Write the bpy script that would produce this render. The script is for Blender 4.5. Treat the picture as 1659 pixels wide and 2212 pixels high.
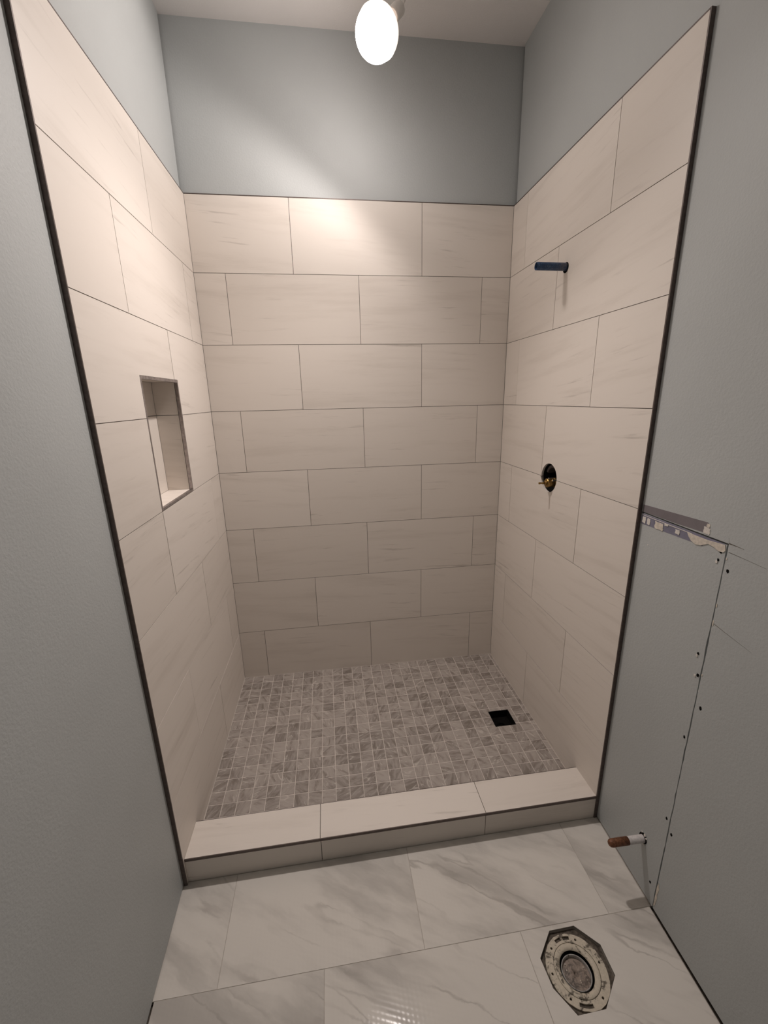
import bpy, bmesh, math, random
from mathutils import Vector, Matrix, Euler
from mathutils.geometry import tessellate_polygon

random.seed(7)
for _o in list(bpy.data.objects):
    bpy.data.objects.remove(_o, do_unlink=True)
SC = bpy.context.scene
COL = SC.collection
PI = math.pi
ZS = 0.0489                       # calibrated height of the bathroom floor, shifted to z = 0


def Z(v):
    return v - ZS


# ------------------------------------------------------------------ camera, world, light, exposure
cam_d = bpy.data.cameras.new('camera')
cam = bpy.data.objects.new('camera', cam_d)
COL.objects.link(cam)
cam.location = (0.55785, -2.19371, Z(1.66044))
cam.rotation_mode = 'XYZ'
cam.rotation_euler = (1.30363, 0.02122, -0.13642)
cam_d.sensor_fit = 'VERTICAL'
cam_d.sensor_height = 24.0
cam_d.lens = 896.484 / 2212.0 * 24.0
cam_d.clip_start = 0.02
SC.camera = cam

world = bpy.data.worlds.new('world')
SC.world = world
world.use_nodes = True
world.node_tree.nodes['Background'].inputs[0].default_value = (1.0, 0.9, 0.8, 1)
world.node_tree.nodes['Background'].inputs[1].default_value = 0.015

LAMP_POS = Vector((0.800, -0.430, Z(2.850)))
LAMP_AXIS = Vector((-0.58, -0.34, -0.73)).normalized()
LAMP_WATT = 10.5                  # even half-space light of the bulb
LAMP_DOWN_BEAM = 44.0                 # added spot aimed below the bulb's axis to brighten lower surfaces
LAMP_GLOW = 41.0                  # radiance of the lit bulb face

SC.view_settings.view_transform = 'Standard'
SC.view_settings.look = 'None'
SC.view_settings.exposure = 0.58
SC.view_settings.gamma = 1.0
SC.view_settings.use_curve_mapping = False

# ------------------------------------------------------------------ calibrated room dimensions
W, D, D2, T, H = 1.50639, 1.04887, 1.05774, Z(2.53368), Z(3.14869)
EL, ER, SL, SR = 0.00784, 0.0083, -0.03397, -0.05065
P = 0.3064                        # tile course pitch
ZC = Z(0.15318)                   # curb top
GAP = 0.0011                      # half a wall joint
PAINT = 0.012                     # tile face stands this far off the painted wall
YF = -3.15                        # wall behind the camera


def XL(y):
    return EL * y


def XR(y):
    return W - ER * y


def XLP(y):
    return EL * y - PAINT if y >= -D2 else (EL + SL) * y - PAINT + SL * D2


def XRP(y):
    return W - ER * y + PAINT if y >= -D else W + PAINT - SR * D - (ER + SR) * y


def m_left(a, b, n):              # a = y, b = z, n = into the room
    return (XL(a) + n, a, b)


def m_right(a, b, n):
    return (XR(a) - n, a, b)


def m_leftp(a, b, n):
    return (XLP(a) + n, a, b)


def m_rightp(a, b, n):
    return (XRP(a) - n, a, b)


def m_back(a, b, n):              # a = x, b = z
    return (a, -n, b)


def m_floor(a, b, n):             # a = x, b = y, n = up
    return (a, b, n)


# ------------------------------------------------------------------ materials
def new_mat(name):
    m = bpy.data.materials.new(name)
    m.use_nodes = True
    nt = m.node_tree
    return m, nt, nt.nodes['Principled BSDF']


def N(nt, typ, **kw):
    n = nt.nodes.new(typ)
    for k, v in kw.items():
        setattr(n, k, v)
    return n


def math_n(nt, op, a, b=None, c=None):
    n = nt.nodes.new('ShaderNodeMath')
    n.operation = op
    for i, v in enumerate((a, b, c)):
        if v is None:
            continue
        if isinstance(v, (int, float)):
            n.inputs[i].default_value = v
        else:
            nt.links.new(v, n.inputs[i])
    return n.outputs[0]


def mixc(nt, fac, a, b):
    n = nt.nodes.new('ShaderNodeMix')
    n.data_type = 'RGBA'
    for sock, v in ((n.inputs['Factor'], fac), (n.inputs['A'], a), (n.inputs['B'], b)):
        if isinstance(v, (int, float)):
            sock.default_value = v
        elif isinstance(v, tuple):
            sock.default_value = (v[0], v[1], v[2], 1)
        else:
            nt.links.new(v, sock)
    # for RGBA the colour sockets are index 6 and 7
    for idx, v in ((6, a), (7, b)):
        if isinstance(v, tuple):
            n.inputs[idx].default_value = (v[0], v[1], v[2], 1)
        else:
            nt.links.new(v, n.inputs[idx])
    return n.outputs[2]


def ramp(nt, val, lo, hi):
    n = nt.nodes.new('ShaderNodeMapRange')
    n.clamp = True
    n.interpolation_type = 'SMOOTHSTEP'
    nt.links.new(val, n.inputs[0])
    n.inputs[1].default_value = lo
    n.inputs[2].default_value = hi
    return n.outputs[0]


def noise(nt, vec, scale=1.0, detail=4.0, rough=0.55, dist=0.0):
    n = nt.nodes.new('ShaderNodeTexNoise')
    n.inputs['Scale'].default_value = scale
    n.inputs['Detail'].default_value = detail
    n.inputs['Roughness'].default_value = rough
    n.inputs['Distortion'].default_value = dist
    if vec is not None:
        nt.links.new(vec, n.inputs['Vector'])
    return n.outputs[0]


def comb(nt, x, y, z):
    n = nt.nodes.new('ShaderNodeCombineXYZ')
    for i, v in enumerate((x, y, z)):
        if isinstance(v, (int, float)):
            n.inputs[i].default_value = v
        else:
            nt.links.new(v, n.inputs[i])
    return n.outputs[0]


def position(nt):
    g = nt.nodes.new('ShaderNodeNewGeometry')
    s = nt.nodes.new('ShaderNodeSeparateXYZ')
    nt.links.new(g.outputs['Position'], s.inputs[0])
    return g.outputs['Position'], s.outputs[0], s.outputs[1], s.outputs[2]


def bump(nt, bsdf, height, strength, dist):
    b = nt.nodes.new('ShaderNodeBump')
    b.inputs['Strength'].default_value = strength
    b.inputs['Distance'].default_value = dist
    nt.links.new(height, b.inputs['Height'])
    nt.links.new(b.outputs[0], bsdf.inputs['Normal'])


def simple(name, col, rough=0.5, metal=0.0, vary=0.0, scale=40.0, spec=0.5):
    m, nt, b = new_mat(name)
    b.inputs['Roughness'].default_value = rough
    b.inputs['Metallic'].default_value = metal
    b.inputs['Specular IOR Level'].default_value = spec
    pos, *_ = position(nt)
    f = noise(nt, pos, scale, 3)
    d = tuple(c * (1 - vary) for c in col)
    l = tuple(min(1, c * (1 + vary)) for c in col)
    nt.links.new(mixc(nt, ramp(nt, f, 0.3, 0.7), d, l), b.inputs['Base Color'])
    return m


def stone_tile(name, flat=False):
    """Cream porcelain with faint taupe streaks along the tile's length."""
    m, nt, b = new_mat(name)
    pos, x, y, z = position(nt)
    u = x if flat else math_n(nt, 'ADD', x, y)
    v = y if flat else z
    rnd = nt.nodes.new('ShaderNodeObjectInfo').outputs['Random']
    tilt = math_n(nt, 'MULTIPLY_ADD', rnd, 0.16, -0.03)
    v = math_n(nt, 'ADD', v, math_n(nt, 'MULTIPLY', u, tilt))
    seed = math_n(nt, 'MULTIPLY', rnd, 61.0)
    wv = comb(nt, math_n(nt, 'MULTIPLY', u, 3.0), math_n(nt, 'MULTIPLY', v, 9.0), seed)
    warp = math_n(nt, 'MULTIPLY', noise(nt, wv, 1.0, 2), 0.02)
    v = math_n(nt, 'ADD', v, warp)
    broad = noise(nt, comb(nt, math_n(nt, 'MULTIPLY', u, 1.6), math_n(nt, 'MULTIPLY', v, 15.0), seed), 1.0, 5, 0.6)
    fine = noise(nt, comb(nt, math_n(nt, 'MULTIPLY', u, 3.6), math_n(nt, 'MULTIPLY', v, 62.0), seed), 1.0, 4, 0.62)
    patch = noise(nt, comb(nt, math_n(nt, 'MULTIPLY', u, 3.0), math_n(nt, 'MULTIPLY', v, 5.0), seed), 1.0, 3)
    c = mixc(nt, ramp(nt, rnd, 0.0, 1.0), (0.735, 0.675, 0.615), (0.775, 0.715, 0.655))
    c = mixc(nt, math_n(nt, 'MULTIPLY', ramp(nt, broad, 0.48, 0.78), 0.55), c, (0.60, 0.54, 0.48))
    vein = math_n(nt, 'MULTIPLY', ramp(nt, fine, 0.58, 0.72), ramp(nt, patch, 0.42, 0.68))
    c = mixc(nt, math_n(nt, 'MULTIPLY', vein, 0.62), c, (0.43, 0.38, 0.335))
    nt.links.new(c, b.inputs['Base Color'])
    b.inputs['Roughness'].default_value = 0.46
    b.inputs['Specular IOR Level'].default_value = 0.35
    return m


def marble(name):
    m, nt, b = new_mat(name)
    pos, x, y, z = position(nt)
    rnd = nt.nodes.new('ShaderNodeObjectInfo').outputs['Random']
    seed = math_n(nt, 'MULTIPLY', rnd, 47.0)
    ca, sa = math.cos(-0.56), math.sin(-0.56)
    s = math_n(nt, 'ADD', math_n(nt, 'MULTIPLY', x, ca), math_n(nt, 'MULTIPLY', y, sa))
    t = math_n(nt, 'ADD', math_n(nt, 'MULTIPLY', x, -sa), math_n(nt, 'MULTIPLY', y, ca))
    wob = noise(nt, comb(nt, math_n(nt, 'MULTIPLY', s, 5.0), math_n(nt, 'MULTIPLY', t, 9.0), seed), 1.0, 5, 0.62)
    t = math_n(nt, 'ADD', t, math_n(nt, 'MULTIPLY', wob, 0.07))
    cloud = noise(nt, comb(nt, math_n(nt, 'MULTIPLY', s, 1.5), math_n(nt, 'MULTIPLY', t, 6.0), seed), 1.0, 5, 0.6)
    ridge = noise(nt, comb(nt, math_n(nt, 'MULTIPLY', s, 1.2), math_n(nt, 'MULTIPLY', t, 8.0), seed), 1.0, 3, 0.5)
    line = math_n(nt, 'ABSOLUTE', math_n(nt, 'SUBTRACT', ridge, 0.5))
    line = ramp(nt, line, 0.022, 0.0)
    mask = noise(nt, comb(nt, math_n(nt, 'MULTIPLY', s, 3.2), math_n(nt, 'MULTIPLY', t, 5.0), seed), 1.0, 3)
    line = math_n(nt, 'MULTIPLY', line, ramp(nt, mask, 0.42, 0.62))
    c = mixc(nt, math_n(nt, 'MULTIPLY', ramp(nt, cloud, 0.45, 0.70), 0.8), (0.69, 0.655, 0.605), (0.43, 0.405, 0.375))
    c = mixc(nt, math_n(nt, 'MULTIPLY', line, 0.5), c, (0.33, 0.30, 0.275))
    nt.links.new(c, b.inputs['Base Color'])
    b.inputs['Roughness'].default_value = 0.10
    b.inputs['Specular IOR Level'].default_value = 0.16
    # gently rippled glaze
    k = 2 * PI / 0.0125
    h = math_n(nt, 'ADD', math_n(nt, 'SINE', math_n(nt, 'MULTIPLY', x, k)),
               math_n(nt, 'SINE', math_n(nt, 'MULTIPLY', math_n(nt, 'ADD', y, math_n(nt, 'MULTIPLY', x, 0.35)), k)))
    bump(nt, b, h, 1.0, 0.000022)
    return m


def mosaic(name):
    m, nt, b = new_mat(name)
    pos, x, y, z = position(nt)
    ix = math_n(nt, 'FLOOR', math_n(nt, 'DIVIDE', math_n(nt, 'ADD', x, 0.004), 0.0574))
    iy = math_n(nt, 'FLOOR', math_n(nt, 'DIVIDE', math_n(nt, 'ADD', y, 0.0044), 0.0567))
    wn = nt.nodes.new('ShaderNodeTexWhiteNoise')
    wn.noise_dimensions = '2D'
    nt.links.new(comb(nt, ix, iy, 0.0), wn.inputs['Vector'])
    r = wn.outputs['Value']
    ang = math_n(nt, 'MULTIPLY', r, 6.283)
    s = math_n(nt, 'ADD', math_n(nt, 'MULTIPLY', x, math_n(nt, 'COSINE', ang)), math_n(nt, 'MULTIPLY', y, math_n(nt, 'SINE', ang)))
    t = math_n(nt, 'SUBTRACT', math_n(nt, 'MULTIPLY', y, math_n(nt, 'COSINE', ang)), math_n(nt, 'MULTIPLY', x, math_n(nt, 'SINE', ang)))
    seed = math_n(nt, 'MULTIPLY', r, 31.0)
    n1 = noise(nt, comb(nt, math_n(nt, 'MULTIPLY', s, 14.0), math_n(nt, 'MULTIPLY', t, 45.0), seed), 1.0, 5, 0.62, 0.6)
    n2 = noise(nt, comb(nt, math_n(nt, 'MULTIPLY', s, 18.0), math_n(nt, 'MULTIPLY', t, 60.0), math_n(nt, 'ADD', seed, 9.0)), 1.0, 4, 0.6, 1.2)
    c = mixc(nt, ramp(nt, r, 0.0, 1.0), (0.225, 0.193, 0.17), (0.365, 0.322, 0.29))
    c = mixc(nt, math_n(nt, 'MULTIPLY', ramp(nt, n1, 0.40, 0.66), 0.6), c, (0.43, 0.385, 0.35))
    c = mixc(nt, math_n(nt, 'MULTIPLY', ramp(nt, n1, 0.48, 0.30), 0.7), c, (0.17, 0.14, 0.115))
    c = mixc(nt, math_n(nt, 'MULTIPLY', ramp(nt, n2, 0.58, 0.66), 0.5), c, (0.62, 0.57, 0.52))
    nt.links.new(c, b.inputs['Base Color'])
    b.inputs['Roughness'].default_value = 0.55
    bump(nt, b, n1, 0.25, 0.0015)
    return m


def paint(name, col, tex=0.35):
    m, nt, b = new_mat(name)
    pos, x, y, z = position(nt)
    f = noise(nt, pos, 2.2, 3)
    c = mixc(nt, ramp(nt, f, 0.3, 0.7), tuple(k * 0.97 for k in col), tuple(k * 1.02 for k in col))
    nt.links.new(c, b.inputs['Base Color'])
    b.inputs['Roughness'].default_value = 0.55
    b.inputs['Specular IOR Level'].default_value = 0.3
    h = noise(nt, pos, 150.0, 3, 0.6)
    bump(nt, b, h, tex, 0.002)
    return m


MT = {
    'tile': stone_tile('cream_porcelain'),
    'tile_flat': stone_tile('cream_porcelain_flat', True),
    'marble': marble('white_marble_tile'),
    'mosaic': mosaic('taupe_mosaic'),
    'paint': paint('blue_grey_paint', (0.468, 0.488, 0.486), 0.42),
    'ceiling': paint('ceiling_paint', (0.82, 0.79, 0.77), 0.5),
    'grout_dark': simple('taupe_grout', (0.13, 0.108, 0.09), 0.9, 0, 0.1),
    'grout_light': simple('pale_grout', (0.60, 0.545, 0.50), 0.9, 0, 0.12),
    'grout_floor': simple('floor_grout', (0.48, 0.44, 0.395), 0.9, 0, 0.1),
    'bronze': simple('dark_bronze_profile', (0.115, 0.090, 0.080), 0.45, 0.4, 0.15, 90),
    'profile': simple('brushed_grey_profile', (0.36, 0.325, 0.32), 0.36, 0.85, 0.2, 60),
    'void': simple('dark_void', (0.006, 0.0055, 0.005), 0.9, 0, 0.2, 40, 0.1),  # near-black colour stands in for the shade inside holes and gaps
    'subfloor': simple('dirty_subfloor', (0.10, 0.082, 0.065), 0.9, 0, 0.45, 90),
    'black_plastic': simple('black_drain_plastic', (0.004, 0.004, 0.004), 0.5, 0, 0.1, 40, 0.15),
    'brass': simple('aged_brass', (0.31, 0.19, 0.065), 0.34, 0.9, 0.35, 160),
    'steel': simple('screw_steel', (0.65, 0.62, 0.60), 0.3, 1.0, 0.1),
    'guard': simple('grey_mud_guard', (0.085, 0.072, 0.068), 0.5, 0, 0.3, 60),
    'gypsum': simple('torn_gypsum', (0.66, 0.60, 0.52), 0.95, 0, 0.12, 120),
    'paper': simple('torn_paper', (0.70, 0.66, 0.61), 0.95, 0, 0.08, 120),
    'primer': simple('blue_grey_board_paper', (0.205, 0.20, 0.265), 0.8, 0, 0.12, 30),
    'bare': simple('mauve_grey_board_paper', (0.185, 0.165, 0.175), 0.8, 0, 0.08, 20),
    'crack': simple('crack_shadow_gap', (0.13, 0.11, 0.09), 0.95, 0, 0.4, 80),
    'white_pipe': simple('white_pipe_paint', (0.62, 0.59, 0.58), 0.45, 0, 0.1, 120),
    'socket': simple('lamp_socket_black', (0.03, 0.03, 0.03), 0.5, 0, 0.1),
    'canopy': simple('lamp_canopy_white', (0.75, 0.72, 0.68), 0.5, 0, 0.05),
}


def rusty_copper():
    m, nt, b = new_mat('oxidised_copper')
    pos, *_ = position(nt)
    f = noise(nt, pos, 130.0, 4, 0.65)
    c = mixc(nt, ramp(nt, f, 0.35, 0.65), (0.115, 0.045, 0.02), (0.235, 0.10, 0.05))
    nt.links.new(c, b.inputs['Base Color'])
    b.inputs['Roughness'].default_value = 0.55
    b.inputs['Metallic'].default_value = 0.3
    return m


def scuffed_blue():
    m, nt, b = new_mat('scuffed_blue_plastic')
    pos, x, y, z = position(nt)
    f = noise(nt, pos, 95.0, 4, 0.6)
    g = noise(nt, pos, 210.0, 3, 0.6)
    near = ramp(nt, x, 1.455, 1.50)
    c = mixc(nt, ramp(nt, f, 0.35, 0.7), (0.012, 0.038, 0.10), (0.022, 0.066, 0.155))
    c = mixc(nt, math_n(nt, 'MULTIPLY', ramp(nt, g, 0.56, 0.68), 0.5), c, (0.17, 0.21, 0.27))
    c = mixc(nt, math_n(nt, 'MULTIPLY', math_n(nt, 'MULTIPLY', near, ramp(nt, f, 0.40, 0.58)), 0.65), c, (0.11, 0.095, 0.10))
    nt.links.new(c, b.inputs['Base Color'])
    b.inputs['Roughness'].default_value = 0.42
    return m


def dirty_plastic(name, light, dark, lo, hi, scale=55.0):
    m, nt, b = new_mat(name)
    pos, *_ = position(nt)
    f = noise(nt, pos, scale, 5, 0.68, 0.5)
    g = noise(nt, pos, scale * 3.2, 3, 0.6)
    c = mixc(nt, ramp(nt, g, 0.3, 0.7), tuple(k * 0.86 for k in light), light)
    c = mixc(nt, ramp(nt, f, lo, hi), c, dark)
    nt.links.new(c, b.inputs['Base Color'])
    b.inputs['Roughness'].default_value = 0.6
    bump(nt, b, f, 0.4, 0.002)
    return m


def glow(name, col, strength):
    m, nt, b = new_mat(name)
    b.inputs['Base Color'].default_value = (0.9, 0.88, 0.85, 1)
    b.inputs['Emission Color'].default_value = (col[0], col[1], col[2], 1)
    b.inputs['Emission Strength'].default_value = strength
    b.inputs['Roughness'].default_value = 0.4
    return m


MT['copper'] = rusty_copper()
MT['blue'] = scuffed_blue()
MT['flange'] = dirty_plastic('grimy_cream_plastic', (0.60, 0.535, 0.43), (0.12, 0.10, 0.075), 0.51, 0.64)
MT['flange_metal'] = dirty_plastic('dirty_chrome_lip', (0.42, 0.40, 0.38), (0.09, 0.08, 0.07), 0.5, 0.75, 80)
MT['plug'] = dirty_plastic('crusted_plug', (0.33, 0.265, 0.22), (0.09, 0.072, 0.06), 0.44, 0.64, 60)
MT['bulb'] = glow('lit_bulb_face', (1.0, 0.905, 0.86), LAMP_GLOW)
MT['bulb_shoulder'] = glow('lit_bulb_shoulder', (1.0, 0.80, 0.66), 0.9)
MT['bulb_rim'] = glow('lit_bulb_rim', (1.0, 0.74, 0.60), 0.35)

# ------------------------------------------------------------------ mesh helpers


def link(name, bm, mat, parent=None, smooth=False):
    bmesh.ops.remove_doubles(bm, verts=bm.verts, dist=1e-6)
    bmesh.ops.recalc_face_normals(bm, faces=bm.faces)
    me = bpy.data.meshes.new(name)
    bm.to_mesh(me)
    bm.free()
    if smooth:
        for p in me.polygons:
            p.use_smooth = True
    if mat is not None:
        me.materials.append(mat)
    o = bpy.data.objects.new(name, me)
    COL.objects.link(o)
    if parent is not None:
        o.parent = parent
        o.matrix_parent_inverse = parent_inv(parent)
    return o


def parent_inv(p):
    m = Matrix.Identity(4)
    chain = []
    q = p
    while q is not None:
        chain.append(q)
        q = q.parent
    for q in reversed(chain):
        m = m @ q.matrix_parent_inverse @ Matrix.LocRotScale(q.location, q.rotation_euler, q.scale)
    return m.inverted()


def prism(bm, poly, mp, n0, n1, holes=()):
    """Extrude a polygon (with holes) in a surface frame from offset n0 to n1."""
    loops = [list(poly)] + [list(h) for h in holes]
    flat = [p for l in loops for p in l]
    tris = tessellate_polygon([[Vector((p[0], p[1], 0)) for p in l] for l in loops])
    lo = [bm.verts.new(mp(p[0], p[1], n0)) for p in flat]
    hi = [bm.verts.new(mp(p[0], p[1], n1)) for p in flat]
    for t in tris:
        if len(set(t)) < 3:
            continue
        try:
            bm.faces.new([hi[i] for i in t])
            bm.faces.new([lo[i] for i in reversed(t)])
        except ValueError:
            pass
    k = 0
    for l in loops:
        n = len(l)
        for i in range(n):
            a, b = k + i, k + (i + 1) % n
            try:
                bm.faces.new([lo[a], lo[b], hi[b], hi[a]])
            except ValueError:
                pass
        k += n


def rect(a0, a1, b0, b1):
    return [(a0, b0), (a1, b0), (a1, b1), (a0, b1)]


def circle(ca, cb, r, n=32, a0=0.0, a1=2 * PI, closed=True):
    m = n if closed else n + 1
    return [(ca + r * math.cos(a0 + (a1 - a0) * i / n), cb + r * math.sin(a0 + (a1 - a0) * i / n)) for i in range(m)]


def piece(name, poly, mp, n0, n1, mat, parent=None, holes=()):
    bm = bmesh.new()
    prism(bm, poly, mp, n0, n1, holes)
    return link(name, bm, mat, parent)


def lathe(bm, prof, M=None, seg=40, cap0=False, cap1=False):
    """Revolve (r, z) profile about local Z, transformed by M."""
    M = M or Matrix.Identity(4)
    rings = []
    for r, z in prof:
        if r < 1e-6:
            rings.append([bm.verts.new(M @ Vector((0, 0, z)))])
        else:
            rings.append([bm.verts.new(M @ Vector((r * math.cos(2 * PI * i / seg), r * math.sin(2 * PI * i / seg), z))) for i in range(seg)])
    for A, B in zip(rings, rings[1:]):
        for i in range(seg):
            j = (i + 1) % seg
            if len(A) == 1 and len(B) == 1:
                continue
            if len(A) == 1:
                bm.faces.new([A[0], B[i], B[j]])
            elif len(B) == 1:
                bm.faces.new([A[i], A[j], B[0]])
            else:
                bm.faces.new([A[i], A[j], B[j], B[i]])
    if cap0 and len(rings[0]) > 1:
        bm.faces.new(list(reversed(rings[0])))
    if cap1 and len(rings[-1]) > 1:
        bm.faces.new(rings[-1])


def axis_matrix(origin, direction):
    d = Vector(direction).normalized()
    q = Vector((0, 0, 1)).rotation_difference(d)
    return Matrix.Translation(Vector(origin)) @ q.to_matrix().to_4x4()


def tube(bm, pts, r, seg=12):
    pts = [Vector(p) for p in pts]
    rings = []
    for i, p in enumerate(pts):
        d = (pts[min(i + 1, len(pts) - 1)] - pts[max(i - 1, 0)]).normalized()
        q = Vector((0, 0, 1)).rotation_difference(d)
        rings.append([bm.verts.new(p + q @ Vector((r * math.cos(2 * PI * k / seg), r * math.sin(2 * PI * k / seg), 0))) for k in range(seg)])
    for A, B in zip(rings, rings[1:]):
        for k in range(seg):
            j = (k + 1) % seg
            bm.faces.new([A[k], A[j], B[j], B[k]])
    bm.faces.new(list(reversed(rings[0])))
    bm.faces.new(rings[-1])


def tag(o, label, cat=None, group=None, kind=None):
    o['label'] = label
    if cat:
        o['category'] = cat
    if group:
        o['group'] = group
    if kind:
        o['kind'] = kind
    return o


def empty(name, loc):
    o = bpy.data.objects.new(name, None)
    o.empty_display_size = 0.05
    COL.objects.link(o)
    o.location = loc
    return o


# ------------------------------------------------------------------ structure: walls, ceiling, floor
HOLE_V = (-0.512, Z(1.309), 0.0630)          # shower valve opening
HOLE_P = (-0.5075, Z(2.134), 0.0190)         # shower pipe opening
NY0, NY1, NZ0, NZ1 = -0.755, -0.419, Z(1.309), Z(1.7465)   # niche opening
TH = 0.11                                     # wall thickness

# left wall: painted board with the niche opening
bm = bmesh.new()
prism(bm, rect(-D2, 0.0, 0.0, H), m_leftp, -TH, 0, [rect(NY0, NY1, NZ0, NZ1)])
prism(bm, rect(YF, -D2, 0.005, H), m_leftp, -TH, 0)
wall_left = tag(link('wall_left', bm, MT['paint']), 'blue-grey painted left wall with cream tiled shower part and niche', 'wall', kind='structure')

bm = bmesh.new()
prism(bm, rect(XLP(0) - TH, XRP(0) + TH, 0.0, H), lambda a, b, n: (a, 0.012 - n, b), -0.10, 0)
wall_back = tag(link('wall_back', bm, MT['paint']), 'back wall of the shower, cream tile below blue-grey paint', 'wall', kind='structure')

# right wall: valve and pipe openings, and a notch where a board was cut out and set back
PY, PZ = -1.3605, Z(1.3005)                   # far corner of the patched board
bm = bmesh.new()
prism(bm, rect(-D, 0.0, 0.0, H), m_rightp, -TH, 0,
      [circle(HOLE_V[0], HOLE_V[1], HOLE_V[2] + 0.001, 40), circle(HOLE_P[0], HOLE_P[1], HOLE_P[2] + 0.001, 24)])


def jag(a0, b0, a1, b1, n, amp, axis):
    """Points along a line with a rough torn edge."""
    out = []
    for i in range(n + 1):
        t = i / n
        a, b = a0 + (a1 - a0) * t, b0 + (b1 - b0) * t
        if 0 < i < n:
            d = random.uniform(-amp, amp)
            if axis == 'a':
                a += d
            else:
                b += d
        out.append((a, b))
    return out


edge = jag(PY, 0.007, PY, PZ, 46, 0.0008, 'a')
poly = [(YF, 0.007), (YF, H), (-D, H), (-D, PZ)] + [(PY + 0.0, PZ)] + list(reversed(edge))[1:]
prism(bm, list(reversed(poly)), m_rightp, -0.0125, 0)
wall_right = tag(link('wall_right', bm, MT['paint']), 'blue-grey painted right wall with cream tiled shower part and patched board', 'wall', kind='structure')
piece('wall_cavity', rect(YF, -D, 0.0, H), m_rightp, -TH, -0.014, MT['void'], wall_right)

bm = bmesh.new()
prism(bm, rect(XLP(YF) - TH, XRP(YF) + TH, 0, H), lambda a, b, n: (a, YF + n, b), -0.1, 0)
wall_front = tag(link('wall_front', bm, MT['paint']), 'blue-grey painted wall behind the camera', 'wall', kind='structure')

bm = bmesh.new()
prism(bm, [(XLP(YF) - TH, YF - 0.1), (XRP(YF) + TH, YF - 0.1), (W + 0.16, 0.12), (-0.16, 0.12)], m_floor, H, H + 0.1)
ceiling = tag(link('ceiling', bm, MT['ceiling']), 'off-white painted ceiling above the shower', 'ceiling', kind='structure')

# ------------------------------------------------------------------ wall tiles
def clip_z(k):
    top = T - k * P - GAP
    bot = T - (k + 1) * P + GAP
    return (top if k else T), (bot if k < 7 else 0.003)


def off():
    return random.uniform(-0.0003, 0.0003)


# back wall, half-lapped courses
for k in range(8):
    zt, zb = clip_z(k)
    if k == 7:
        zb = 0.02
    js = [0.0] + ([0.4453, 1.0565] if k % 2 == 0 else [0.1383, 0.7495, 1.3607]) + [W]
    for a, b in zip(js, js[1:]):
        piece('tile', rect(a + GAP, b - GAP, zb, zt), m_back, -0.009, off(), MT['tile'], wall_back)
piece('grout', rect(0.0, W, 0.02, T - 0.002), m_back, -0.0118, -0.0016, MT['grout_dark'], wall_back)

# left wall
LJ = {0: [-0.452], 1: [-0.755, -0.150], 2: [-0.451], 4: [-0.752, -0.150], 5: [-0.442], 6: [-0.752, -0.150], 7: [-0.443]}
LFY = -D2
for k in range(8):
    zt, zb = clip_z(k)
    if k == 2:
        a, j, b = LFY, -0.451, -0.0012
        q = 0.0002
        piece('tile', [(a, zb), (NY0 - q, zb), (NY0 - q, NZ1 + q), (j - GAP, NZ1 + q), (j - GAP, zt), (a, zt)], m_left, -0.009, off(), MT['tile'], wall_left)
        piece('tile', [(NY1 + q, zb), (b, zb), (b, zt), (j + GAP, zt), (j + GAP, NZ1 + q), (NY1 + q, NZ1 + q)], m_left, -0.009, off(), MT['tile'], wall_left)
    elif k == 3:
        piece('tile', rect(LFY, NY0 - 0.0002, zb, zt), m_left, -0.009, off(), MT['tile'], wall_left)
        piece('tile', rect(NY1 + 0.0002, -0.0012, zb, zt), m_left, -0.009, off(), MT['tile'], wall_left)
    else:
        js = [LFY - GAP] + LJ[k] + [0.0]
        for a, b in zip(js, js[1:]):
            piece('tile', rect(a + GAP, b - GAP, zb, zt), m_left, -0.009, off(), MT['tile'], wall_left)
piece('grout', rect(LFY + 0.002, -0.0, 0.003, T - 0.002), m_left, -0.0118, -0.0016, MT['grout_dark'], wall_left,
      [rect(NY0 - 0.0002, NY1 + 0.0002, NZ0 - 0.0002, NZ1 + 0.0002)])

# right wall, tiles notched round the valve and pipe openings
RFY = -D
vy, vz, vr = HOLE_V
for k in range(8):
    zt, zb = clip_z(k)
    js = [RFY - GAP] + ([-0.749, -0.146] if k % 2 == 0 else [-0.446]) + [0.0]
    for a, b in zip(js, js[1:]):
        a, b = a + GAP, b - GAP
        poly, holes = rect(a, b, zb, zt), []
        if k == 3 and a < vy < b:
            s = math.asin((zb - vz) / vr)
            poly = [(a, zb)] + circle(vy, vz, vr, 28, PI - s, s, False) + [(b, zb), (b, zt), (a, zt)]
        elif k == 4 and a < vy < b:
            s = math.asin((vz - zt) / vr)
            poly = [(a, zb), (b, zb), (b, zt)] + circle(vy, vz, vr, 28, -s, -PI + s, False) + [(a, zt)]
        elif k == 1 and a < HOLE_P[0] < b:
            holes = [circle(HOLE_P[0], HOLE_P[1], HOLE_P[2], 24)]
        piece('tile', poly, m_right, -0.009, off(), MT['tile'], wall_right, holes)
piece('grout', rect(RFY + 0.002, 0.0, 0.003, T - 0.002), m_right, -0.0118, -0.0016, MT['grout_dark'], wall_right,
      [circle(vy, vz, vr + 0.001, 40), circle(HOLE_P[0], HOLE_P[1], HOLE_P[2] + 0.001, 24)])

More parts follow.
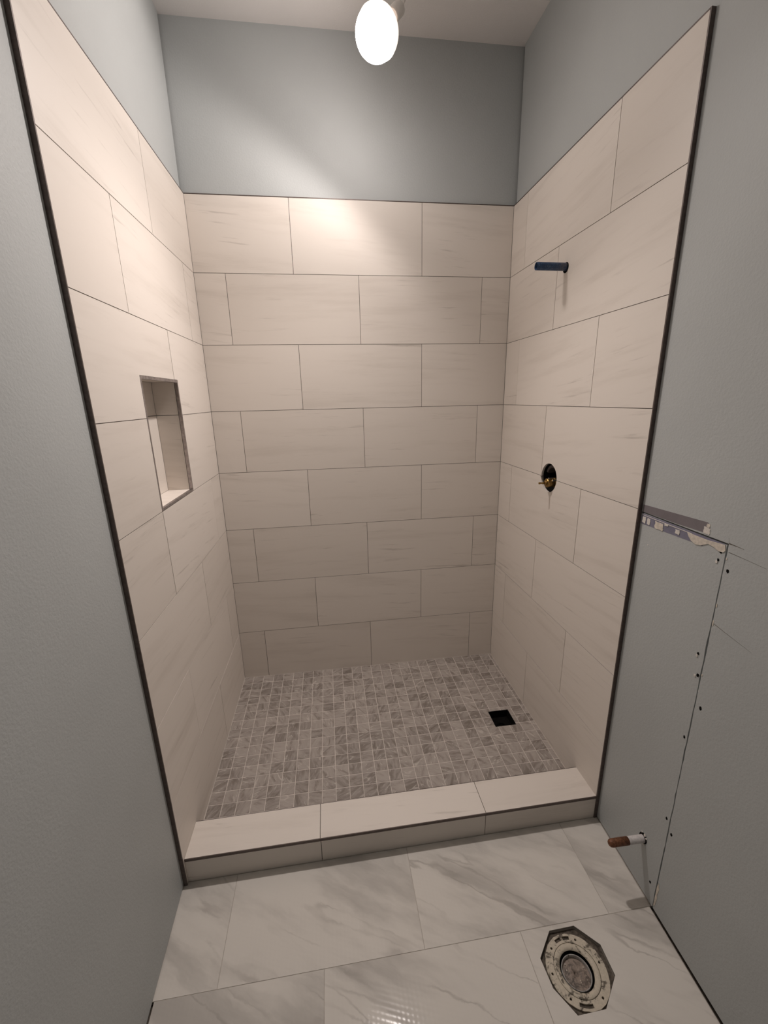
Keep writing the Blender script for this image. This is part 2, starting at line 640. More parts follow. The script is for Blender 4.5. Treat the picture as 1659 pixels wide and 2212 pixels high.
# ------------------------------------------------------------------ metal edge profiles
bm = bmesh.new()
prism(bm, rect(-PAINT, 0.0004, 0.0, T + 0.004), lambda a, b, n: (XL(-D2) + a, -D2 - 0.0005 - n, b), 0, 0.0042)
tag(link('trim_1', bm, MT['bronze']), 'dark bronze vertical edge strip where left tile meets paint', 'edge trim', kind='structure')
bm = bmesh.new()
prism(bm, rect(-0.0004, PAINT, 0.0, T + 0.004), lambda a, b, n: (XR(-D) + a, -D - 0.0005 - n, b), 0, 0.0042)
tag(link('trim_2', bm, MT['bronze']), 'dark bronze vertical edge strip where right tile meets paint', 'edge trim', kind='structure')
for nm, mp, a0, a1, side in (('trim_3', m_left, -D2, -0.0006, 'left'), ('trim_4', m_back, 0.0006, W - 0.0006, 'back'), ('trim_5', m_right, -D, -0.0006, 'right')):
    bm = bmesh.new()
    prism(bm, rect(a0, a1, T + 0.0004, T + 0.0042), mp, -0.0116, 0.0006)
    tag(link(nm, bm, MT['bronze']), 'thin dark strip capping the %s wall tile' % side, 'edge trim', kind='structure')

# ------------------------------------------------------------------ bathroom floor with marble tiles
OCT = [(1.2394, -1.3633), (1.2927, -1.4185), (1.2905, -1.4885), (1.2213, -1.5475), (1.1386, -1.5480), (1.1010, -1.4880), (1.0972, -1.4219), (1.1576, -1.3641)]
FG = 0.0010
bm = bmesh.new()
prism(bm, [(-0.2, YF - 0.1), (W + 0.2, YF - 0.1), (W + 0.2, 0.12), (-0.2, 0.12)], m_floor, -0.10, -0.0125,
      [circle(1.1925, -1.4580, 0.050, 32)])
floor = tag(link('floor', bm, MT['subfloor']), 'bathroom floor of large white marble-look tiles with grey veins', 'floor', kind='structure')
piece('grout', [(XLP(YF) + 0.004, YF), (XRP(YF) - 0.006, YF), (XRP(-1.352) - 0.003, -1.352), (XRP(-1.352) + 0.02, -1.350), (W + 0.10, -1.045), (-0.10, -1.045), (-0.10, -1.350), (XLP(-1.352) + 0.003, -1.352)], m_floor, -0.0124, -0.0009, MT['grout_floor'], floor, [OCT])
rows = [(-1.0515, -1.3520, 0.1590), (-1.3520, -1.6570, 0.4620), (-1.6570, -1.9620, 0.1590), (-1.9620, -2.2670, 0.4620),
        (-2.2670, -2.5720, 0.1590), (-2.5720, -2.8770, 0.4620), (-2.8770, YF, 0.1590)]
for y1, y0, ph in rows:
    js = [ph + 0.605 * i for i in range(-1, 4)]
    for a, b in zip(js, js[1:]):
        yc = 0.5 * (y0 + y1)
        lo, hi = XLP(yc) - 0.008, XRP(yc) + 0.003
        if b < lo or a > hi:
            continue
        gl, gr = (-0.006, 0.001) if y1 > -1.1 else (0.004, 0.006)
        pa = [(max(a + FG, XLP(y0) + gl), y0 + FG), (min(b - FG, XRP(y0) - gr), y0 + FG),
              (min(b - FG, XRP(y1) - gr), y1 - FG), (max(a + FG, XLP(y1) + gl), y1 - FG)]
        holes = [OCT] if (a < 1.19 < b and y0 < -1.45 < y1) else []
        piece('tile', pa, m_floor, -0.0085, random.uniform(-0.0002, 0.0002), MT['marble'], floor, holes)

# ------------------------------------------------------------------ shower pan with mosaic
MX0, MPX, MY0, MPY = -0.004, 0.0574, -0.0044, 0.0567
DX0, DX1, DY0, DY1 = 1.3075, 1.4065, -0.5765, -0.4815      # drain opening


def pan_z(x, y):
    return Z(0.095 - 0.004 * x + 0.012 * y)


pan = tag(empty('shower_pan', (0.75, -0.45, 0.0)), 'shower floor of small square taupe mosaic tiles with pale grout', 'shower floor')
DR = rect(DX0 - 0.004, DX1 + 0.004, DY0 - 0.004, DY1 + 0.004)
CURB_IN = -0.9135


def m_pan(a, b, n):
    return (a, b, pan_z(a, b) - 0.0012 if n > 0.5 else -0.012 + n)


piece('grout_bed', [(XL(CURB_IN) + 0.0005, CURB_IN), (XR(CURB_IN) - 0.0005, CURB_IN), (W - 0.0005, -0.0006), (0.0005, -0.0006)], m_pan, 0, 1, MT['grout_light'], pan, [DR])
mg = 0.0016
cells = []
for j in range(0, 17):
    for i in range(0, 27):
        x0, x1 = MX0 + MPX * i + mg, MX0 + MPX * (i + 1) - mg
        y1, y0 = MY0 - MPY * j - mg, MY0 - MPY * (j + 1) + mg
        if j == 0:
            y1 = -0.003
        yc = 0.5 * (y0 + y1)
        x0, x1 = max(x0, XL(yc) + 0.003), min(x1, XR(yc) - 0.003)
        y0 = max(y0, CURB_IN + 0.002)
        if x1 - x0 < 0.006 or y1 - y0 < 0.006:
            continue
        rs = [(x0, x1, y0, y1)]
        m = 0.0045
        if x1 > DX0 - m and x0 < DX1 + m and y1 > DY0 - m and y0 < DY1 + m:
            rs = [(x0, min(x1, DX0 - m), y0, y1), (max(x0, DX1 + m), x1, y0, y1),
                  (max(x0, DX0 - m), min(x1, DX1 + m), max(y0, DY1 + m), y1),
                  (max(x0, DX0 - m), min(x1, DX1 + m), y0, min(y1, DY0 - m))]
        for r in rs:
            if r[1] - r[0] > 0.005 and r[3] - r[2] > 0.005:
                cells.append(r)


def seen(c):
    x, y = 0.5 * (c[0] + c[1]), 0.5 * (c[2] + c[3])
    d = Vector((x, y, pan_z(x, y))) - cam.location
    area = (c[1] - c[0]) * (c[3] - c[2]) * abs(d.z) / d.length ** 3
    return area * (0.05 if y < -0.862 else 1.0)


cells.sort(key=seen, reverse=True)
shared = {}


def mosaic_geo(bm, w, h, M):
    t, ch = 0.0, 0.0010
    lo = [bm.verts.new(M @ Vector((sx * w / 2, sy * h / 2, -0.006))) for sx, sy in ((-1, -1), (1, -1), (1, 1), (-1, 1))]
    mi = [bm.verts.new(M @ Vector((sx * w / 2, sy * h / 2, -ch * 0.7))) for sx, sy in ((-1, -1), (1, -1), (1, 1), (-1, 1))]
    hi = [bm.verts.new(M @ Vector((sx * (w / 2 - ch), sy * (h / 2 - ch), t))) for sx, sy in ((-1, -1), (1, -1), (1, 1), (-1, 1))]
    for A, B in ((lo, mi), (mi, hi)):
        for q in range(4):
            bm.faces.new([A[q], A[(q + 1) % 4], B[(q + 1) % 4], B[q]])
    bm.faces.new(hi)


rest = bmesh.new()
inv = parent_inv(pan)
for idx, (x0, x1, y0, y1) in enumerate(cells):
    w, h = x1 - x0, y1 - y0
    xc, yc = 0.5 * (x0 + x1), 0.5 * (y0 + y1)
    loc = Vector((xc, yc, pan_z(xc, yc) + random.uniform(-0.0002, 0.0002)))
    rot = Euler((0.012, 0.004, 0))
    if idx < 300:
        key = (round(w, 4), round(h, 4))
        if key not in shared:
            bm = bmesh.new()
            mosaic_geo(bm, w, h, Matrix.Identity(4))
            bmesh.ops.recalc_face_normals(bm, faces=bm.faces)
            me = bpy.data.meshes.new('mosaic_tile')
            bm.to_mesh(me)
            bm.free()
            me.materials.append(MT['mosaic'])
            shared[key] = me
        o = bpy.data.objects.new('mosaic_tile', shared[key])
        COL.objects.link(o)
        o.parent = pan
        o.matrix_parent_inverse = inv
        o.location = loc
        o.rotation_euler = rot
    else:
        mosaic_geo(rest, w, h, Matrix.LocRotScale(loc, rot, None))
o = link('mosaic_tile_field', rest, MT['mosaic'], pan)
o['kind'] = 'stuff'

# ------------------------------------------------------------------ floor drain
dz = pan_z(1.357, -0.53)
drain = tag(empty('floor_drain', (1.357, -0.529, dz - 0.055)), 'square black recessed drain opening in the mosaic shower floor', 'drain')
bm = bmesh.new()
prism(bm, rect(DX0 - 0.003, DX1 + 0.003, DY0 - 0.003, DY1 + 0.003), m_floor, dz - 0.040, dz + 0.0002, [rect(DX0, DX1, DY0, DY1)])
link('drain_frame', bm, MT['void'], drain)
piece('drain_tray', rect(DX0 - 0.003, DX1 + 0.003, DY0 - 0.003, DY1 + 0.003), m_floor, dz - 0.044, dz - 0.040, MT['void'], drain)
bm = bmesh.new()
lathe(bm, [(0.016, 0.0), (0.024, 0.0), (0.025, 0.004), (0.017, 0.005)], Matrix.Translation((1.352, -0.545, dz - 0.040)), 24)
link('outlet_ring', bm, MT['black_plastic'], drain, True)

# ------------------------------------------------------------------ curb
curb = tag(empty('shower_curb', (0.75, -0.98, 0.0)), 'low cream tiled curb across the shower entrance', 'curb')
YI, YO = -0.9150, -1.0505
NT = 0.008


def xs(y, a):                      # keep the curb between the flared side walls
    return XL(y) + 0.0006 if a < 0.01 else (XR(y) - 0.0006 if a > 1.49 else a)


def m_curb(a, b, n):
    return (xs(b, a), b, n)


piece('core', [(0, YO + NT), (1.5, YO + NT), (1.5, YI - 0.001), (0, YI - 0.001)], m_curb, 0.0, ZC - NT, MT['grout_dark'], curb)
jt = [0.0, 0.4530, 1.0690, 1.5]
for a, b in zip(jt, jt[1:]):
    a2, b2 = (a if a == 0 else a + GAP), (b if b == 1.5 else b - GAP)
    piece('tile', [(a2, YO + 0.002), (b2, YO + 0.002), (b2, YI - 0.0025), (a2, YI - 0.0025)], m_curb, ZC - NT + 0.0002, ZC, MT['tile_flat'], curb)
jf = [0.0, 0.4550, 1.0680, 1.5]
for a, b in zip(jf, jf[1:]):
    a2, b2 = (a if a == 0 else a + GAP), (b if b == 1.5 else b - GAP)
    piece('tile', rect(a2, b2, 0.0002, ZC - 0.0115), lambda p, q, n: (xs(YO, p), YO + n, q), 0.0, NT - 0.0002, MT['tile'], curb)
o = piece('edge_trim', rect(0, 1.5, ZC - 0.0112, ZC - 0.0003), lambda p, q, n: (xs(YO, p), YO - 0.0008 + n, q), 0.0, 0.0026, MT['bronze'], curb)
o['label'] = 'dark bronze front edge strip'
o = piece('edge_trim', rect(0, 1.5, ZC - 0.010, ZC - 0.0003), lambda p, q, n: (xs(YI, p), YI - 0.0024 + n, q), 0.0, 0.0024, MT['bronze'], curb)
o['label'] = 'thin dark back edge strip'

# ------------------------------------------------------------------ niche
niche = tag(empty('shower_niche', (-0.05, -0.587, NZ0)), 'tall recessed tiled niche with metal edging in the left shower wall', 'niche')
ND, TT, FW = -0.0945, 0.0080, 0.0085
zj = T - 3 * P
q = 0.0006
for z0, z1 in ((NZ0 + TT + q, zj - GAP), (zj + GAP, NZ1 - TT - q)):
    piece('tile', rect(NY0 + TT + q, NY1 - TT - q, z0, z1), m_left, ND - TT, ND, MT['tile'], niche)
    piece('tile', rect(ND + q, -0.012, z0, z1), lambda a, b, n: (XL(NY1) + a, NY1 - n, b), 0.0004, TT, MT['tile'], niche)
    piece('tile', rect(ND + q, -0.012, z0, z1), lambda a, b, n: (XL(NY0) + a, NY0 + n, b), 0.0004, TT, MT['tile'], niche)
o = piece('sill', rect(NY0 + 0.0006, NY1 - 0.0006, ND + q, -0.0105), lambda a, b, n: (XL(a) + b, a, NZ0 + n), 0.0004, TT, MT['tile_flat'], niche)
piece('head_tile', rect(NY0 + 0.0006, NY1 - 0.0006, ND + q, -0.012), lambda a, b, n: (XL(a) + b, a, NZ1 - n), 0.0004, TT, MT['tile_flat'], niche)
piece('backing', rect(NY0 + 0.0006, NY1 - 0.0006, NZ0 + 0.0006, NZ1 - 0.0006), m_left, ND - TT - 0.003, ND - TT - 0.0002, MT['grout_dark'], niche)
for a0, a1, b0, b1, mat in ((NY0 + 0.0003, NY1 - 0.0003, NZ1 - FW - 0.002, NZ1 - 0.0003, 'profile'), (NY0 + 0.0003, NY1 - 0.0003, NZ0 + 0.0003, NZ0 + FW, 'profile'),
                            (NY0 + 0.0003, NY0 + FW, NZ0 + FW + 0.0002, NZ1 - FW - 0.0022, 'profile'), (NY1 - FW, NY1 - 0.0003, NZ0 + FW + 0.0002, NZ1 - FW - 0.0022, 'profile')):
    bm = bmesh.new()
    prism(bm, rect(a0, a1, b0, b1), m_left, -0.0100, 0.0006)
    link('edge_trim', bm, MT[mat], niche)

# ------------------------------------------------------------------ shower pipe (blue, capless stub high on the right wall)
yw, zw = -0.5075, Z(2.1365)
xw = XR(yw)
pipe = tag(empty('shower_pipe', (xw, yw, zw)), 'short blue plastic pipe sticking out high on the right tiled wall', 'pipe')
PR, PL = 0.0143, 0.122
M = axis_matrix((xw + 0.03, yw, zw), (-1, 0, 0.004))
bm = bmesh.new()
lathe(bm, [(PR - 0.0025, 0.03), (PR - 0.0025, PL + 0.0295), (PR - 0.0015, PL + 0.0305), (PR - 0.0005, PL + 0.0302), (PR, PL + 0.029), (PR, 0.0)], M, 32)
link('pipe_body', bm, MT['blue'], pipe, True)
bm = bmesh.new()
lathe(bm, [(0.0, 0.0), (PR - 0.0026, 0.0), (PR - 0.0026, 0.004), (0, 0.004)], axis_matrix((xw - 0.05, yw, zw), (-1, 0, 0)), 24)
o = link('pipe_end_shade', bm, MT['void'], pipe)  # dark disc inside the open pipe, painted as the shade of its hollow
o['label'] = 'dark disc standing in for the shade inside the pipe end'
bm = bmesh.new()
lathe(bm, [(PR + 0.0003, -0.012), (HOLE_P[2] - 0.0003, -0.012), (HOLE_P[2] - 0.0003, 0.0015), (HOLE_P[2] - 0.0015, 0.0022), (PR + 0.0012, -0.003), (PR + 0.0003, -0.004)],
      axis_matrix((XR(HOLE_P[0]), HOLE_P[0], HOLE_P[1]), (-1, 0, 0)), 28)
o = link('hole_shade_ring', bm, MT['void'], pipe, True)  # dark ring fills the gap round the pipe, shade put into its colour
o['label'] = 'dark ring coloured as the shaded gap around the pipe at the tile'

# ------------------------------------------------------------------ shower valve in its round opening
xv = XR(vy)
valve = tag(empty('shower_valve', (xv, vy, vz)), 'brass shower valve inside round dark hole in the right tiled wall', 'valve')
M = axis_matrix((xv, vy, vz), (-1, 0, 0))
bm = bmesh.new()
lathe(bm, [(0.0, -0.085), (vr - 0.0005, -0.085), (vr - 0.0005, -0.0105), (vr - 0.003, -0.0105), (vr - 0.003, -0.081), (0.0, -0.081)], M, 40)
o = link('cavity_shade_lining', bm, MT['void'], valve)  # cavity closed with a near-black lining, its shade is in the colour
o['label'] = 'near-black lining coloured as the shade of the cavity behind the tile'
bm = bmesh.new()
a0, a1 = math.radians(20), math.radians(205)
prism(bm, circle(vy, vz, 0.0560, 24, a0, a1, False) + list(reversed(circle(vy, vz, 0.0440, 24, a0, a1, False))), m_right, -0.050, -0.018)
o = link('mud_guard', bm, MT['guard'], valve)
o['label'] = 'dark grey plastic guard arc'
by, bz = -0.5300, Z(1.2905)
Mb = axis_matrix((xv, by, bz), (-1, 0, 0.01))
bm = bmesh.new()
lathe(bm, [(0.0, -0.080), (0.024, -0.080), (0.024, -0.052), (0.0185, -0.050), (0.0185, -0.026), (0.0205, -0.024), (0.0205, -0.016), (0.0180, -0.014), (0.0180, 0.010), (0.0195, 0.012), (0.0195, 0.018), (0.0170, 0.021), (0.0, 0.021)], Mb, 24)
link('cartridge_body', bm, MT['brass'], valve)
bm = bmesh.new()
lathe(bm, [(0.0100, 0.0211), (0.0105, 0.0235), (0.0085, 0.0255), (0.0060, 0.0265), (0.0055, 0.0285)], Mb, 20, True, True)
link('packing_nut', bm, MT['brass'], valve)
bm = bmesh.new()
lathe(bm, [(0.0050, 0.0266), (0.0048, 0.0370), (0.0038, 0.0385), (0.0040, 0.0480), (0.0050, 0.0495), (0.0048, 0.0535), (0.0020, 0.0550)], Mb, 16, True, True)
link('stem', bm, MT['brass'], valve, True)
for dy, dzv in ((0.021, 0.020), (-0.020, 0.017)):
    bm = bmesh.new()
    lathe(bm, [(0.0, -0.030), (0.0045, -0.030), (0.0045, 0.000), (0.0038, 0.0022), (0.0, 0.0026)], axis_matrix((xv, by + dy * 0.8, bz + dzv * 0.75), (-1, 0, 0)), 14)
    link('screw', bm, MT['steel'], valve)
bm = bmesh.new()
prism(bm, rect(by - 0.034, by + 0.030, bz - 0.013, bz + 0.013), m_right, -0.080, -0.055)
link('valve_body', bm, MT['brass'], valve)
bm = bmesh.new()
prism(bm, circle(vy + vr - 0.006, vz - 0.004, 0.0062, 14), m_right, -0.0015, 0.0035, [circle(vy + vr - 0.006, vz - 0.004, 0.0034, 14)])
o = link('stop_clip', bm, MT['steel'], valve)
o['label'] = 'small bright clip on the rim of the hole'

# ------------------------------------------------------------------ patched board and damage on the right wall
def rp(name, poly, n0, n1, mat, label=None):
    o = piece(name, poly, m_rightp, n0, n1, mat, wall_right)
    if label:
        o['label'] = label
    return o


bmpts = jag(PY + 0.0036, 0.006, PY + 0.0046, PZ - 0.0050, 46, 0.0012, 'a')
rp('board_patch', bmpts + [(-D - 0.0008, PZ - 0.0045), (-D - 0.0008, 0.006)], -0.0125, -0.0006, MT['paint'])
# strip stripped to the board's mauve paper, above the cut
rp('stripped_band', [(-1.0560, Z(1.3010)), (-1.0560, Z(1.3235)), (-1.18, Z(1.3295)), (-1.2930, Z(1.3350)), (-1.3020, Z(1.3240)), (-1.2990, Z(1.3060)), (-1.20, Z(1.3025))], -0.0004, 0.0003, MT['bare'], 'mauve-grey bare board band above the cut')
# strip of blue-grey paper below the cut
rp('stripped_band', [(-1.0560, Z(1.2620)), (-1.0560, Z(1.2955))] + jag(-1.13, Z(1.2955), -1.33, Z(1.2965), 8, 0.0008, 'b') + [(-1.352, Z(1.2955)), (-1.353, Z(1.2880)), (-1.300, Z(1.2830)), (-1.288, Z(1.2690)), (-1.2633, Z(1.2690)), (-1.16, Z(1.2655))], -0.0010, -0.0002, MT['primer'], 'blue-grey bare board band below the cut')


def scrap(cy, cz, w, h, mat=None, lift=0.0010, n=17, base=-0.0006):
    pts = []
    for i in range(n):
        a = 2 * PI * (i + random.uniform(-0.25, 0.25)) / n
        k = random.uniform(0.84, 1.10)
        ca, sa = math.cos(a), math.sin(a)
        sq = 1.0 / max(abs(ca), abs(sa)) ** 0.95
        pts.append((cy + w / 2 * ca * k * sq, cz + h / 2 * sa * k * sq))
    rp('torn_paper', pts, base, lift, mat or MT['paper'])


scrap(-1.0690, Z(1.2770), 0.015, 0.020)
scrap(-1.0895, Z(1.2765), 0.014, 0.020)
scrap(-1.1330, Z(1.2760), 0.034, 0.022, MT['gypsum'])
scrap(-1.1600, Z(1.2870), 0.015, 0.006)
scrap(-1.2030, Z(1.2800), 0.016, 0.013)
scrap(-1.2940, Z(1.3130), 0.020, 0.018)
scrap(-1.2960, Z(1.3270), 0.010, 0.010, MT['gypsum'])
rp('torn_paper', [(-1.236, Z(1.2900)), (-1.300, Z(1.2900)), (-1.352, Z(1.2945)), (-1.356, Z(1.2810)), (-1.350, Z(1.2745)), (-1.336, Z(1.2735)), (-1.322, Z(1.2790)), (-1.305, Z(1.2810)), (-1.285, Z(1.2700)), (-1.268, Z(1.2665)), (-1.252, Z(1.2720)), (-1.243, Z(1.2800))], -0.0006, 0.0012, MT['gypsum'])
# fine white torn edge beneath the cut line
rp('torn_paper', [(-1.0590, Z(1.2905)), (-1.18, Z(1.2895)), (-1.25, Z(1.2900)), (-1.25, Z(1.2914)), (-1.18, Z(1.2911)), (-1.0590, Z(1.2919))], -0.0006, 0.0006, MT['paper'])
# torn face beside the vertical cut near the floor
rp('torn_paper', [(-1.3608, Z(0.066)), (-1.3660, Z(0.075)), (-1.3690, Z(0.110)), (-1.3665, Z(0.122)), (-1.3700, Z(0.150)), (-1.3640, Z(0.170)), (-1.3608, Z(0.150))], -0.0002, 0.0008, MT['gypsum'])
for z, h in ((1.085, 0.016), (1.262, 0.006), (1.135, 0.010), (0.93, 0.006)):
    scrap(-1.3625, Z(z), 0.0035, h, MT['gypsum'], 0.0008, 9, -0.0004)
# knife overcuts and hairline cracks
for pts, w in (([(-1.3605, Z(1.3015)), (-1.3800, Z(1.3012)), (-1.4000, Z(1.3005))], 0.0013),
               ([(-1.3640, Z(1.2800)), (-1.4000, Z(1.2790)), (-1.4600, Z(1.2760))], 0.0006),
               ([(-1.3640, Z(1.0850)), (-1.4100, Z(1.0780)), (-1.4700, Z(1.0700))], 0.0006),
               ([(-1.3600, Z(1.3030)), (-1.3590, Z(1.3100)), (-1.3585, Z(1.3150))], 0.0010)):
    up = [(a, b + w * (1 - i / (len(pts) - 0.5))) for i, (a, b) in enumerate(pts)]
    dn = [(a, b - w * (1 - i / (len(pts) - 0.5))) for i, (a, b) in enumerate(pts)]
    rp('crack', up + list(reversed(dn)), -0.0004, 0.0003, MT['crack'])
# pulled-screw holes as dark discs, their inner shade put into the colour
for y, z, r in ((-1.3434, 1.2735, 0.0036), (-1.3406, 1.2510, 0.0030), (-1.3718, 1.2334, 0.0042), (-1.3384, 0.9795, 0.0030), (-1.3500, 0.9206, 0.0042),
                (-1.3770, 0.8371, 0.0044), (-1.3479, 0.7152, 0.0036), (-1.3450, 0.4114, 0.0036), (-1.3707, 0.3800, 0.0042), (-1.3332, 0.1282, 0.0036)):
    pts = [(y + r * random.uniform(0.75, 1.15) * math.cos(2 * PI * i / 11), Z(z) + 1.35 * r * random.uniform(0.75, 1.15) * math.sin(2 * PI * i / 11)) for i in range(11)]
    rp('screw_hole', pts, -0.0008, 0.0003, MT['void'])
for y, z in ((-1.3375, 1.2450), (-1.3420, 0.9140), (-1.3360, 0.9720)):
    scrap(y, Z(z), 0.006, 0.006, MT['paper'], 0.0010, 8)
scrap(-1.1000, Z(1.2050), 0.004, 0.003, MT['paper'], 0.0006, 7)

# ------------------------------------------------------------------ toilet supply stub low on the right wall
sy, sz = -1.2770, Z(0.2390)
sx = XRP(sy)
stub = tag(empty('supply_stub_pipe', (sx, sy, sz)), 'capped copper and white pipe stub low on right wall near the floor', 'pipe')
Ms = axis_matrix((sx + 0.010, sy, sz), (-1, -0.004, 0.035))
SRD = 0.0118
bm = bmesh.new()
lathe(bm, [(0.0, 0.0), (SRD, 0.0), (SRD, 0.066), (0.0, 0.066)], Ms, 24)
o = link('painted_sleeve', bm, MT['white_pipe'], stub)
o['label'] = 'white painted end next to the wall'
bm = bmesh.new()
lathe(bm, [(0.0, 0.0655), (SRD + 0.0006, 0.0655), (SRD + 0.0006, 0.122), (SRD - 0.001, 0.1285), (SRD * 0.6, 0.1325), (0.0, 0.134)], Ms, 24)
o = link('copper_cap', bm, MT['copper'], stub, True)
o['label'] = 'rust-brown capped copper end'
Mw = axis_matrix((sx, sy, sz), (-1, 0, 0))
pts = [(sy + (0.0175 + random.uniform(-0.003, 0.003)) * math.cos(2 * PI * i / 14), sz + 0.004 + (0.0190 + random.uniform(-0.003, 0.003)) * math.sin(2 * PI * i / 14)) for i in range(14)]
o = piece('ragged_hole', pts, m_rightp, -0.0008, 0.0003, MT['void'], stub, [circle(sy, sz, SRD - 0.0005, 14)])  # dark disc on the board, colour stands in for the hole's shade
for a, w in ((1.9, 0.008), (2.4, 0.005), (1.2, 0.005), (-0.9, 0.007), (-1.3, 0.008), (-1.9, 0.005), (-2.2, 0.004)):
    cy, cz = sy + 0.0185 * math.cos(a), sz + 0.003 + 0.0200 * math.sin(a)
    ch = [(cy + w * random.uniform(0.4, 0.8) * math.cos(2 * PI * i / 6 + a), cz + w * random.uniform(0.4, 0.8) * math.sin(2 * PI * i / 6 + a)) for i in range(6)]
    piece('board_chip', ch, m_rightp, 0.0003, 0.0022, MT['paper'], stub)

# ------------------------------------------------------------------ toilet flange in its octagonal cut-out
FCX, FCY, FZ = 1.1920, -1.4590, -0.0085
fl = tag(empty('toilet_flange', (FCX, FCY, -0.0125)), 'dirty cream closet flange with plugged drain set in octagonal floor cut-out', 'toilet flange')


def arc_slot(cx, cy, r0, r1, a0, a1, n=9):
    return circle(cx, cy, r1, n, a0, a1, False) + list(reversed(circle(cx, cy, r0, n, a0, a1, False)))


d2r = math.radians
slots = [arc_slot(FCX, FCY, 0.0705, 0.0795, d2r(a), d2r(b)) for a, b in ((76, 92), (97, 112), (243, 272))]
holes = [circle(FCX + 0.0745 * math.cos(d2r(a)), FCY + 0.0745 * math.sin(d2r(a)), 0.0034, 10) for a in (62, 130, 178, 5, 226, 300)]
# outer ring: outline worn at the edge but within the octagon
outer = []
for i in range(56):
    a = 2 * PI * i / 56
    outer.append((FCX + 0.0868 * math.cos(a) * random.uniform(0.985, 1.008), FCY + 0.0855 * math.sin(a) * random.uniform(0.985, 1.008)))
piece('bolt_ring', outer, m_floor, FZ - 0.0035, FZ + 0.0015, MT['flange'], fl, [circle(FCX, FCY, 0.0640, 48)] + slots + holes)
bm = bmesh.new()
Mf = Matrix.Translation((FCX, FCY, FZ))
lathe(bm, [(0.0628, -0.003), (0.0628, 0.0010), (0.0615, 0.0022), (0.0540, 0.0018), (0.0480, 0.0000), (0.0470, -0.003)], Mf, 56)
link('inner_collar', bm, MT['flange'], fl, True)
bm = bmesh.new()
lathe(bm, [(0.0640, -0.0036), (0.0628, -0.0036), (0.0628, -0.0024), (0.0640, -0.0024)], Mf, 48)
link('ring_groove', bm, MT['void'], fl)
bm = bmesh.new()
lathe(bm, [(0.0420, -0.0150), (0.0418, -0.0085), (0.0405, -0.0070), (0.0390, -0.0085), (0.0385, -0.0180)], Mf, 56)
o = link('pipe_lip', bm, MT['flange_metal'], fl, True)
o['label'] = 'dirty metal lip of the waste pipe'
bm = bmesh.new()
lathe(bm, [(0.0472, -0.0030), (0.0472, -0.0160), (0.0421, -0.0160)], Mf, 48)
o = link('gap_shade_ring', bm, MT['void'], fl)  # black surface painted as the shade between collar and pipe lip
o['label'] = 'black ring coloured as the shaded gap around the waste pipe'
bm = bmesh.new()
lathe(bm, [(0.0386, -0.0180), (0.0300, -0.0172), (0.0180, -0.0150), (0.0078, -0.0142), (0.0064, -0.0210), (0.0, -0.0210)], Mf, 40)
o = link('plug', bm, MT['plug'], fl, True)
o['label'] = 'crusted brown plug with a small centre hole'
bm = bmesh.new()
for i in range(9):
    a = random.uniform(0, 2 * PI)
    r = random.uniform(0.012, 0.034)
    s = random.uniform(0.0012, 0.0026)
    bmesh.ops.create_icosphere(bm, subdivisions=1, radius=s, matrix=Matrix.Translation((FCX + r * math.cos(a), FCY + r * math.sin(a), FZ - 0.0160)))
o = link('mortar_crumbs', bm, MT['gypsum'], fl)
o['kind'] = 'stuff'

# ------------------------------------------------------------------ lamp: lit flood bulb hanging tilted below the ceiling
lamp = tag(empty('ceiling_lamp', (LAMP_POS.x + 0.07, LAMP_POS.y + 0.03, H)), 'lit bulb hanging on a cord from the ceiling above the shower', 'lamp')
ML = axis_matrix(LAMP_POS, LAMP_AXIS)
def globe(t0, t1, r, n=12):
    return [(r * math.sin(math.radians(t0 + (t1 - t0) * k / n)), r * math.cos(math.radians(t0 + (t1 - t0) * k / n))) for k in range(n + 1)]


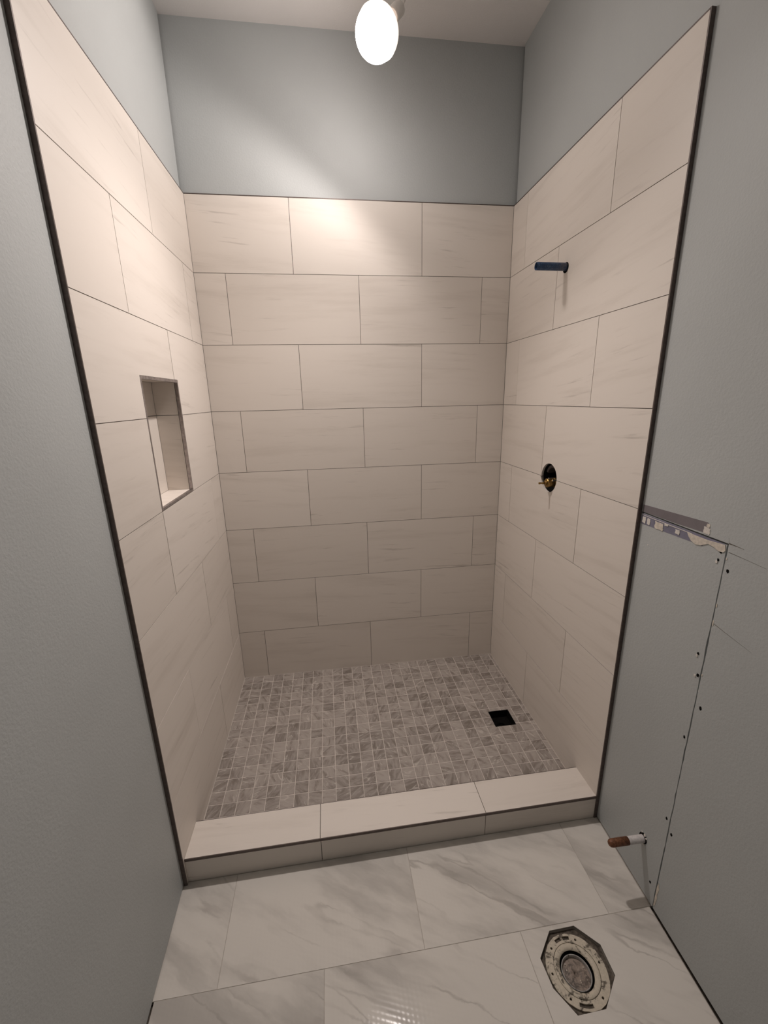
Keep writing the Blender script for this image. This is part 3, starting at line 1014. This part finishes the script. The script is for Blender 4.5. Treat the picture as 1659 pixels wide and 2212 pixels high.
BR = 0.0715
bm = bmesh.new()
lathe(bm, globe(0, 92, BR, 14) + [(0.0, -0.0030)], ML, 48)
o = link('bulb_face', bm, MT['bulb'], lamp, True)
o['label'] = 'glowing white front of the globe bulb'
bm = bmesh.new()
lathe(bm, [(0.0, -0.0040)] + globe(93.5, 122, BR + 0.0030, 8) + [(0.0, -0.0420)], ML, 48)
o = link('bulb_shoulder', bm, MT['bulb_shoulder'], lamp, True)
o['label'] = 'bright shoulder of the globe bulb'
bm = bmesh.new()
lathe(bm, [(0.0, -0.0425)] + globe(124, 150, BR + 0.0012, 8) + [(0.0300, -0.0800), (0.0215, -0.1000)], ML, 40)
o = link('bulb_neck', bm, MT['bulb_rim'], lamp, True)
o['label'] = 'softly glowing glass neck of the bulb'
bm = bmesh.new()
lathe(bm, [(0.0, -0.100), (0.0215, -0.104), (0.0225, -0.112), (0.0225, -0.150), (0.0150, -0.160), (0.0, -0.162)], ML, 24)
link('socket', bm, MT['canopy'], lamp, True)
bm = bmesh.new()
s0 = LAMP_POS - LAMP_AXIS * 0.160
s1 = Vector((LAMP_POS.x + 0.07, LAMP_POS.y + 0.03, H - 0.015))
cp = [s0, s0 - LAMP_AXIS * 0.02]
for i in range(1, 9):
    t = i / 8
    e = s0 - LAMP_AXIS * 0.02
    c = e - LAMP_AXIS * 0.04
    cp.append((1 - t) ** 2 * e + 2 * t * (1 - t) * c + t * t * s1)
tube(bm, cp, 0.0035, 10)
link('cord', bm, MT['canopy'], lamp, True)
bm = bmesh.new()
lathe(bm, [(0.0, H), (0.060, H), (0.060, H - 0.012), (0.050, H - 0.020), (0.0, H - 0.022)], Matrix.Translation((LAMP_POS.x + 0.07, LAMP_POS.y + 0.03, 0)), 32)
link('canopy', bm, MT['canopy'], lamp, True)
sp = bpy.data.lights.new('bulb_light', 'SPOT')
sp.energy = LAMP_WATT
sp.color = (1.0, 0.905, 0.86)
sp.spot_size = PI
sp.spot_blend = 0.28
sp.shadow_soft_size = 0.03
spo = bpy.data.objects.new('bulb_light', sp)
COL.objects.link(spo)
spo.parent = lamp
spo.matrix_parent_inverse = parent_inv(lamp)
spo.location = LAMP_POS + LAMP_AXIS * 0.085
spo.rotation_euler = LAMP_AXIS.to_track_quat('-Z', 'Y').to_euler()
sb = sp.copy()
sb.name = 'added_down_beam'
sb.energy = LAMP_DOWN_BEAM
sb.spot_size = math.radians(114)
sb.spot_blend = 1.0
sbo = bpy.data.objects.new('added_down_beam', sb)  # added spot with its own downward aim, lifts floor and lower walls
COL.objects.link(sbo)
sbo.parent = lamp
sbo.matrix_parent_inverse = parent_inv(lamp)
sbo.location = LAMP_POS + LAMP_AXIS * 0.085
sbo.rotation_euler = Vector((-0.16, -0.28, -0.94)).to_track_quat('-Z', 'Y').to_euler()
